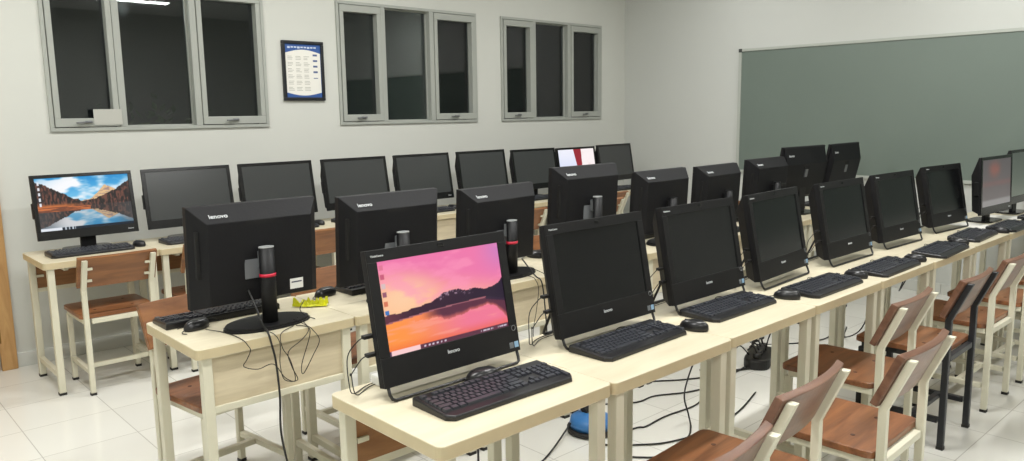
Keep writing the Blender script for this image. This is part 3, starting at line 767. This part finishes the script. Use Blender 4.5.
# cables hanging and lying under the front row
F5 = .0062
FL = [
 ([(2.66, 2.36, .03), (2.8, 2.5, F5), (2.96, 2.55, F5), (3.13, 2.44, F5), (3.27, 2.43, F5), (3.44, 2.34, F5), (3.6, 2.31, F5), (3.9, 2.33, F5), (4.12, 2.33, .03)], 'black floor cable running from the blue reel to the power strip'),
 ([(2.66, 2.33, .03), (2.75, 2.26, F5), (2.87, 2.23, F5), (2.91, 2.21, F5), (3.08, 2.22, F5), (3.29, 2.2, F5), (3.42, 2.23, F5), (3.6, 2.3, .02), (3.7, 2.36, .2), (3.68, 2.2, .5), (3.66, 1.9, .70)], 'black cable on the floor sagging then rising to the fourth front row desk'),
 ([(2.96, 1.88, .68), (2.97, 1.93, .50), (3.0, 2.02, .32), (3.05, 2.09, .16), (3.1, 2.1, .05), (3.05, 2.05, F5), (2.93, 1.99, F5), (2.7, 1.95, F5), (2.55, 2.1, F5)], 'black cable hanging under the third front row desk to the floor'),
 ([(3.4, 2.62, F5), (3.55, 2.5, F5), (3.65, 2.44, F5), (3.74, 2.4, F5), (3.9, 2.36, F5), (4.05, 2.3, F5)], 'short black cable curving on the floor left of the power strip'),
 ([(2.62, 2.3, F5), (2.6, 2.22, F5), (2.72, 2.1, F5), (2.85, 2.02, F5), (3.1, 1.97, F5), (3.4, 2.0, F5), (3.7, 2.08, F5)], 'short black cable on the floor before the blue reel'),
 ([(1.55, 1.88, .70), (1.6, 1.92, .5), (1.66, 1.98, .2), (1.75, 2.05, F5), (1.95, 2.2, F5), (2.3, 2.3, F5), (2.6, 2.42, .05)], 'black cable hanging under the nearest front row desk'),
 ([(3.85, 2.4, F5), (3.98, 2.34, F5), (4.15, 2.26, F5), (4.35, 2.18, F5), (4.7, 2.1, F5)], 'straight black cable on the floor just before the power strip'),
 ([(4.22, 2.3, .04), (4.12, 2.2, .01), (4.0, 2.12, F5), (3.92, 2.06, F5), (3.8, 2.0, F5)], 'black cable leaving the power strip towards the chairs'),
 ([(4.2, 2.36, .05), (4.22, 2.42, .13), (4.3, 2.5, .10), (4.5, 2.52, F5), (4.75, 2.33, F5), (5.0, 2.28, F5), (5.3, 2.4, F5)], 'black cable arching from the power strip to the right'),
 ([(4.12, 2.36, .05), (4.06, 2.40, .12), (4.0, 2.42, .05), (3.94, 2.44, F5), (3.8, 2.5, F5)], 'black cable arching from the power strip to the left'),
 ([(4.26, 2.34, .05), (4.27, 2.3, .2), (4.24, 2.1, .5), (4.2, 1.9, .70)], 'black cable rising from the power strip to the desk edge'),
 ([(4.9, 1.88, .69), (4.9, 1.95, .4), (4.95, 2.05, .12), (5.05, 2.2, F5), (5.3, 2.3, F5)], 'black cable hanging under the seventh front row desk'),
 ([(4.35, 1.88, .69), (4.37, 1.93, .4), (4.42, 2.02, .12), (4.5, 2.1, F5), (4.8, 2.2, F5)], 'black cable hanging under the sixth front row desk'),
 ([(5.3, 1.88, .69), (5.28, 1.93, .42), (5.4, 2.0, .3), (5.5, 1.94, .5), (5.52, 1.88, .69)], 'black cable sagging under the desks by the black framed chair'),
]
for p, lb in FL: cable('floor_cable', lb, 'cable', p, .0042, None, 'cables under the front row')
# black power strip with plugs
ps = thing('power_strip', 'black power strip with plugged cables on the floor under the front row', 'power strip', (4.19, 2.335, 0), math.radians(20))
obj('strip_body', MB().prism(rrect(-.17, .17, -.075, .075, .07, 6), 0, .06), M_cable, ps, .012)
for x in (-.11, -.04, .03, .1):
    p = MB().cyl((x, 0), .024, .055, .09, 14); p.tube([(x, 0, .085), (x+.005, .01, .115), (x+.02, .03, .125), (x+.035, .06, .09)], .005, 7)
    obj('plug', p, M_cable, ps)
# blue cable reel
rl = thing('cable_reel', 'blue and black extension reel on the floor behind the second front row desk', 'extension reel', (2.69, 2.37, 0))
obj('reel_rim', MB().cyl((0,0), .115, .006, .026, 28).cyl((0,0), .10, 0, .008, 28), M_cap, rl)
rd = MB().loft([[(k*math.cos(2*PI*i/28), k*math.sin(2*PI*i/28), z) for i in range(28)] for k, z in ((.10,.026),(.104,.045),(.098,.07),(.075,.085),(.03,.09))], 0, True)
obj('reel_drum', rd, M_blue, rl)
p = MB().beam((0, .02, .085), (0, .05, .12), .035, .03); p.tube(smooth_path([(0, .05, .115), (-.02, .09, .15), (-.05, .13, .19), (-.09, .16, .20)]), .0045, 8)
obj('plug', p, M_cable, rl, .0)
# yellow wrapper
yw = MB(); random.seed(11); n, m = 16, 8
vs = [(-.07+.14*i/n, (-.028+.056*j/m)*(1-.35*abs(2*i/n-1)), .004+.038*hsh(i, j, 5)*math.sin(PI*j/m)) for j in range(m+1) for i in range(n+1)]
yw.add(vs, [(j*(n+1)+i, j*(n+1)+i+1, (j+1)*(n+1)+i+1, (j+1)*(n+1)+i) for j in range(m) for i in range(n)])
w = obj('crumpled_wrapper', yw, M_yellow); w.location = (1.50, 2.84, DZ); w.rotation_euler = (0, 0, math.radians(-40))
tag(w, 'crumpled bright yellow wrapper on the desk with hanging cables', 'wrapper')
# small boxes / adapters / papers
bx = obj('small_box', MB().box(-.045, .045, -.025, .025, 0, .045), M_white, None, .004); bx.location = (2.80, 2.985, DZ); bx.rotation_euler = (0,0,.4)
tag(bx, 'small white box behind the third middle row computer', 'box')
ad = obj('power_adapter', MB().box(-.035, .035, -.02, .02, 0, .03), M_white, None, .005); ad.location = (1.20, 1.85, DZ)
tag(ad, 'small white adapter behind the pink sunset computer', 'adapter')
for k, (x, y, a, lb) in enumerate(((5.58, 2.87, 10, 'white sheet of paper behind the left tilted widescreen'), (6.18, 1.62, 20, 'white sheet of paper on the last front row desk'), (5.62, 1.62, -15, 'pale sheet of paper under the stand of the reddish grey screen'))):
    o = obj('paper_sheet', MB().box(-.105, .105, -.148, .148, 0, .0012), M_paper); o.location = (x, y, DZ); o.rotation_euler = (0,0,math.radians(a)); tag(o, lb, 'paper', 'loose papers')

# ------------------------------------------------------------------ outside the window: a bush lit by a small lamp
random.seed(5)
lf = MB().tube([(2.15,6.75,0),(2.16,6.75,.5),(2.1,6.74,1.1)], .02, 8)
for i in range(420):
    c = Vector((random.gauss(2.15, .28), random.gauss(6.75, .18), random.uniform(.2, 1.72)-abs(random.gauss(0,.12))))
    d = Vector((random.uniform(-1,1), random.uniform(-1,1), random.uniform(-1,1))).normalized()*.05
    e = d.cross(Vector((random.random(), random.random(), random.random()))).normalized()*.022
    lf.add([c-d, c+e, c+d, c-e], [(0,1,2,3)])
bu = obj('garden_bush', lf, mat('night_leaves', (96,120,80), .6)); bu['kind'] = 'stuff'; tag(bu, 'faintly lit leafy bush outside the window nearest the door', 'bush')
struct('ground_outside', MB().box(XL-3, XR+3, YB+.16, YB+8, -.1, 0), mat('night_ground', (40,42,38), .9))

# ------------------------------------------------------------------ light, world, camera
w = bpy.data.worlds.new('night'); S.world = w; w.use_nodes = True
w.node_tree.nodes['Background'].inputs['Color'].default_value = (.02,.024,.03,1); w.node_tree.nodes['Background'].inputs['Strength'].default_value = .3
def area(name, loc, sx, sy, power, col=(1,1,.985)):
    l = bpy.data.lights.new(name, 'AREA'); l.shape = 'RECTANGLE'; l.size = sx; l.size_y = sy; l.energy = power; l.color = col
    o = bpy.data.objects.new(name, l); COL.objects.link(o); o.location = loc; return o
for x, y, p in ((.6, 4.0, 26), (3.0, 3.9, 26), (5.4, 3.9, 15), (.4, 1.7, 34), (3.0, 1.7, 34), (5.4, 1.7, 24), (.5, -.6, 28), (3.6, -.6, 30)):
    area('ceiling_lamp', (x, y, 3.12), 1.25, .16, p)
l = bpy.data.lights.new('garden_lamp', 'POINT'); l.energy = 3; l.shadow_soft_size = .05; o = bpy.data.objects.new('garden_lamp', l); COL.objects.link(o); o.location = (1.9, 6.2, 2.3)

cam = bpy.data.cameras.new('camera'); co = bpy.data.objects.new('camera', cam); COL.objects.link(co); S.camera = co
cam.sensor_width = 36; cam.lens = 36*779.787/1024; cam.clip_start = .05
r_ = Vector((.732909, -.680187, -.013804)); u_ = Vector((.111698, .10029, .988669)); f_ = Vector((.671095, .726146, -.149479))
mw = Matrix(((r_.x, u_.x, -f_.x, 0), (r_.y, u_.y, -f_.y, 0), (r_.z, u_.z, -f_.z, 1.52), (0,0,0,1)))
co.matrix_world = mw
S.view_settings.view_transform = 'Standard'; S.view_settings.look = 'None'; S.view_settings.exposure = .5
S.cycles.use_denoising = True; S.cycles.max_bounces = 8
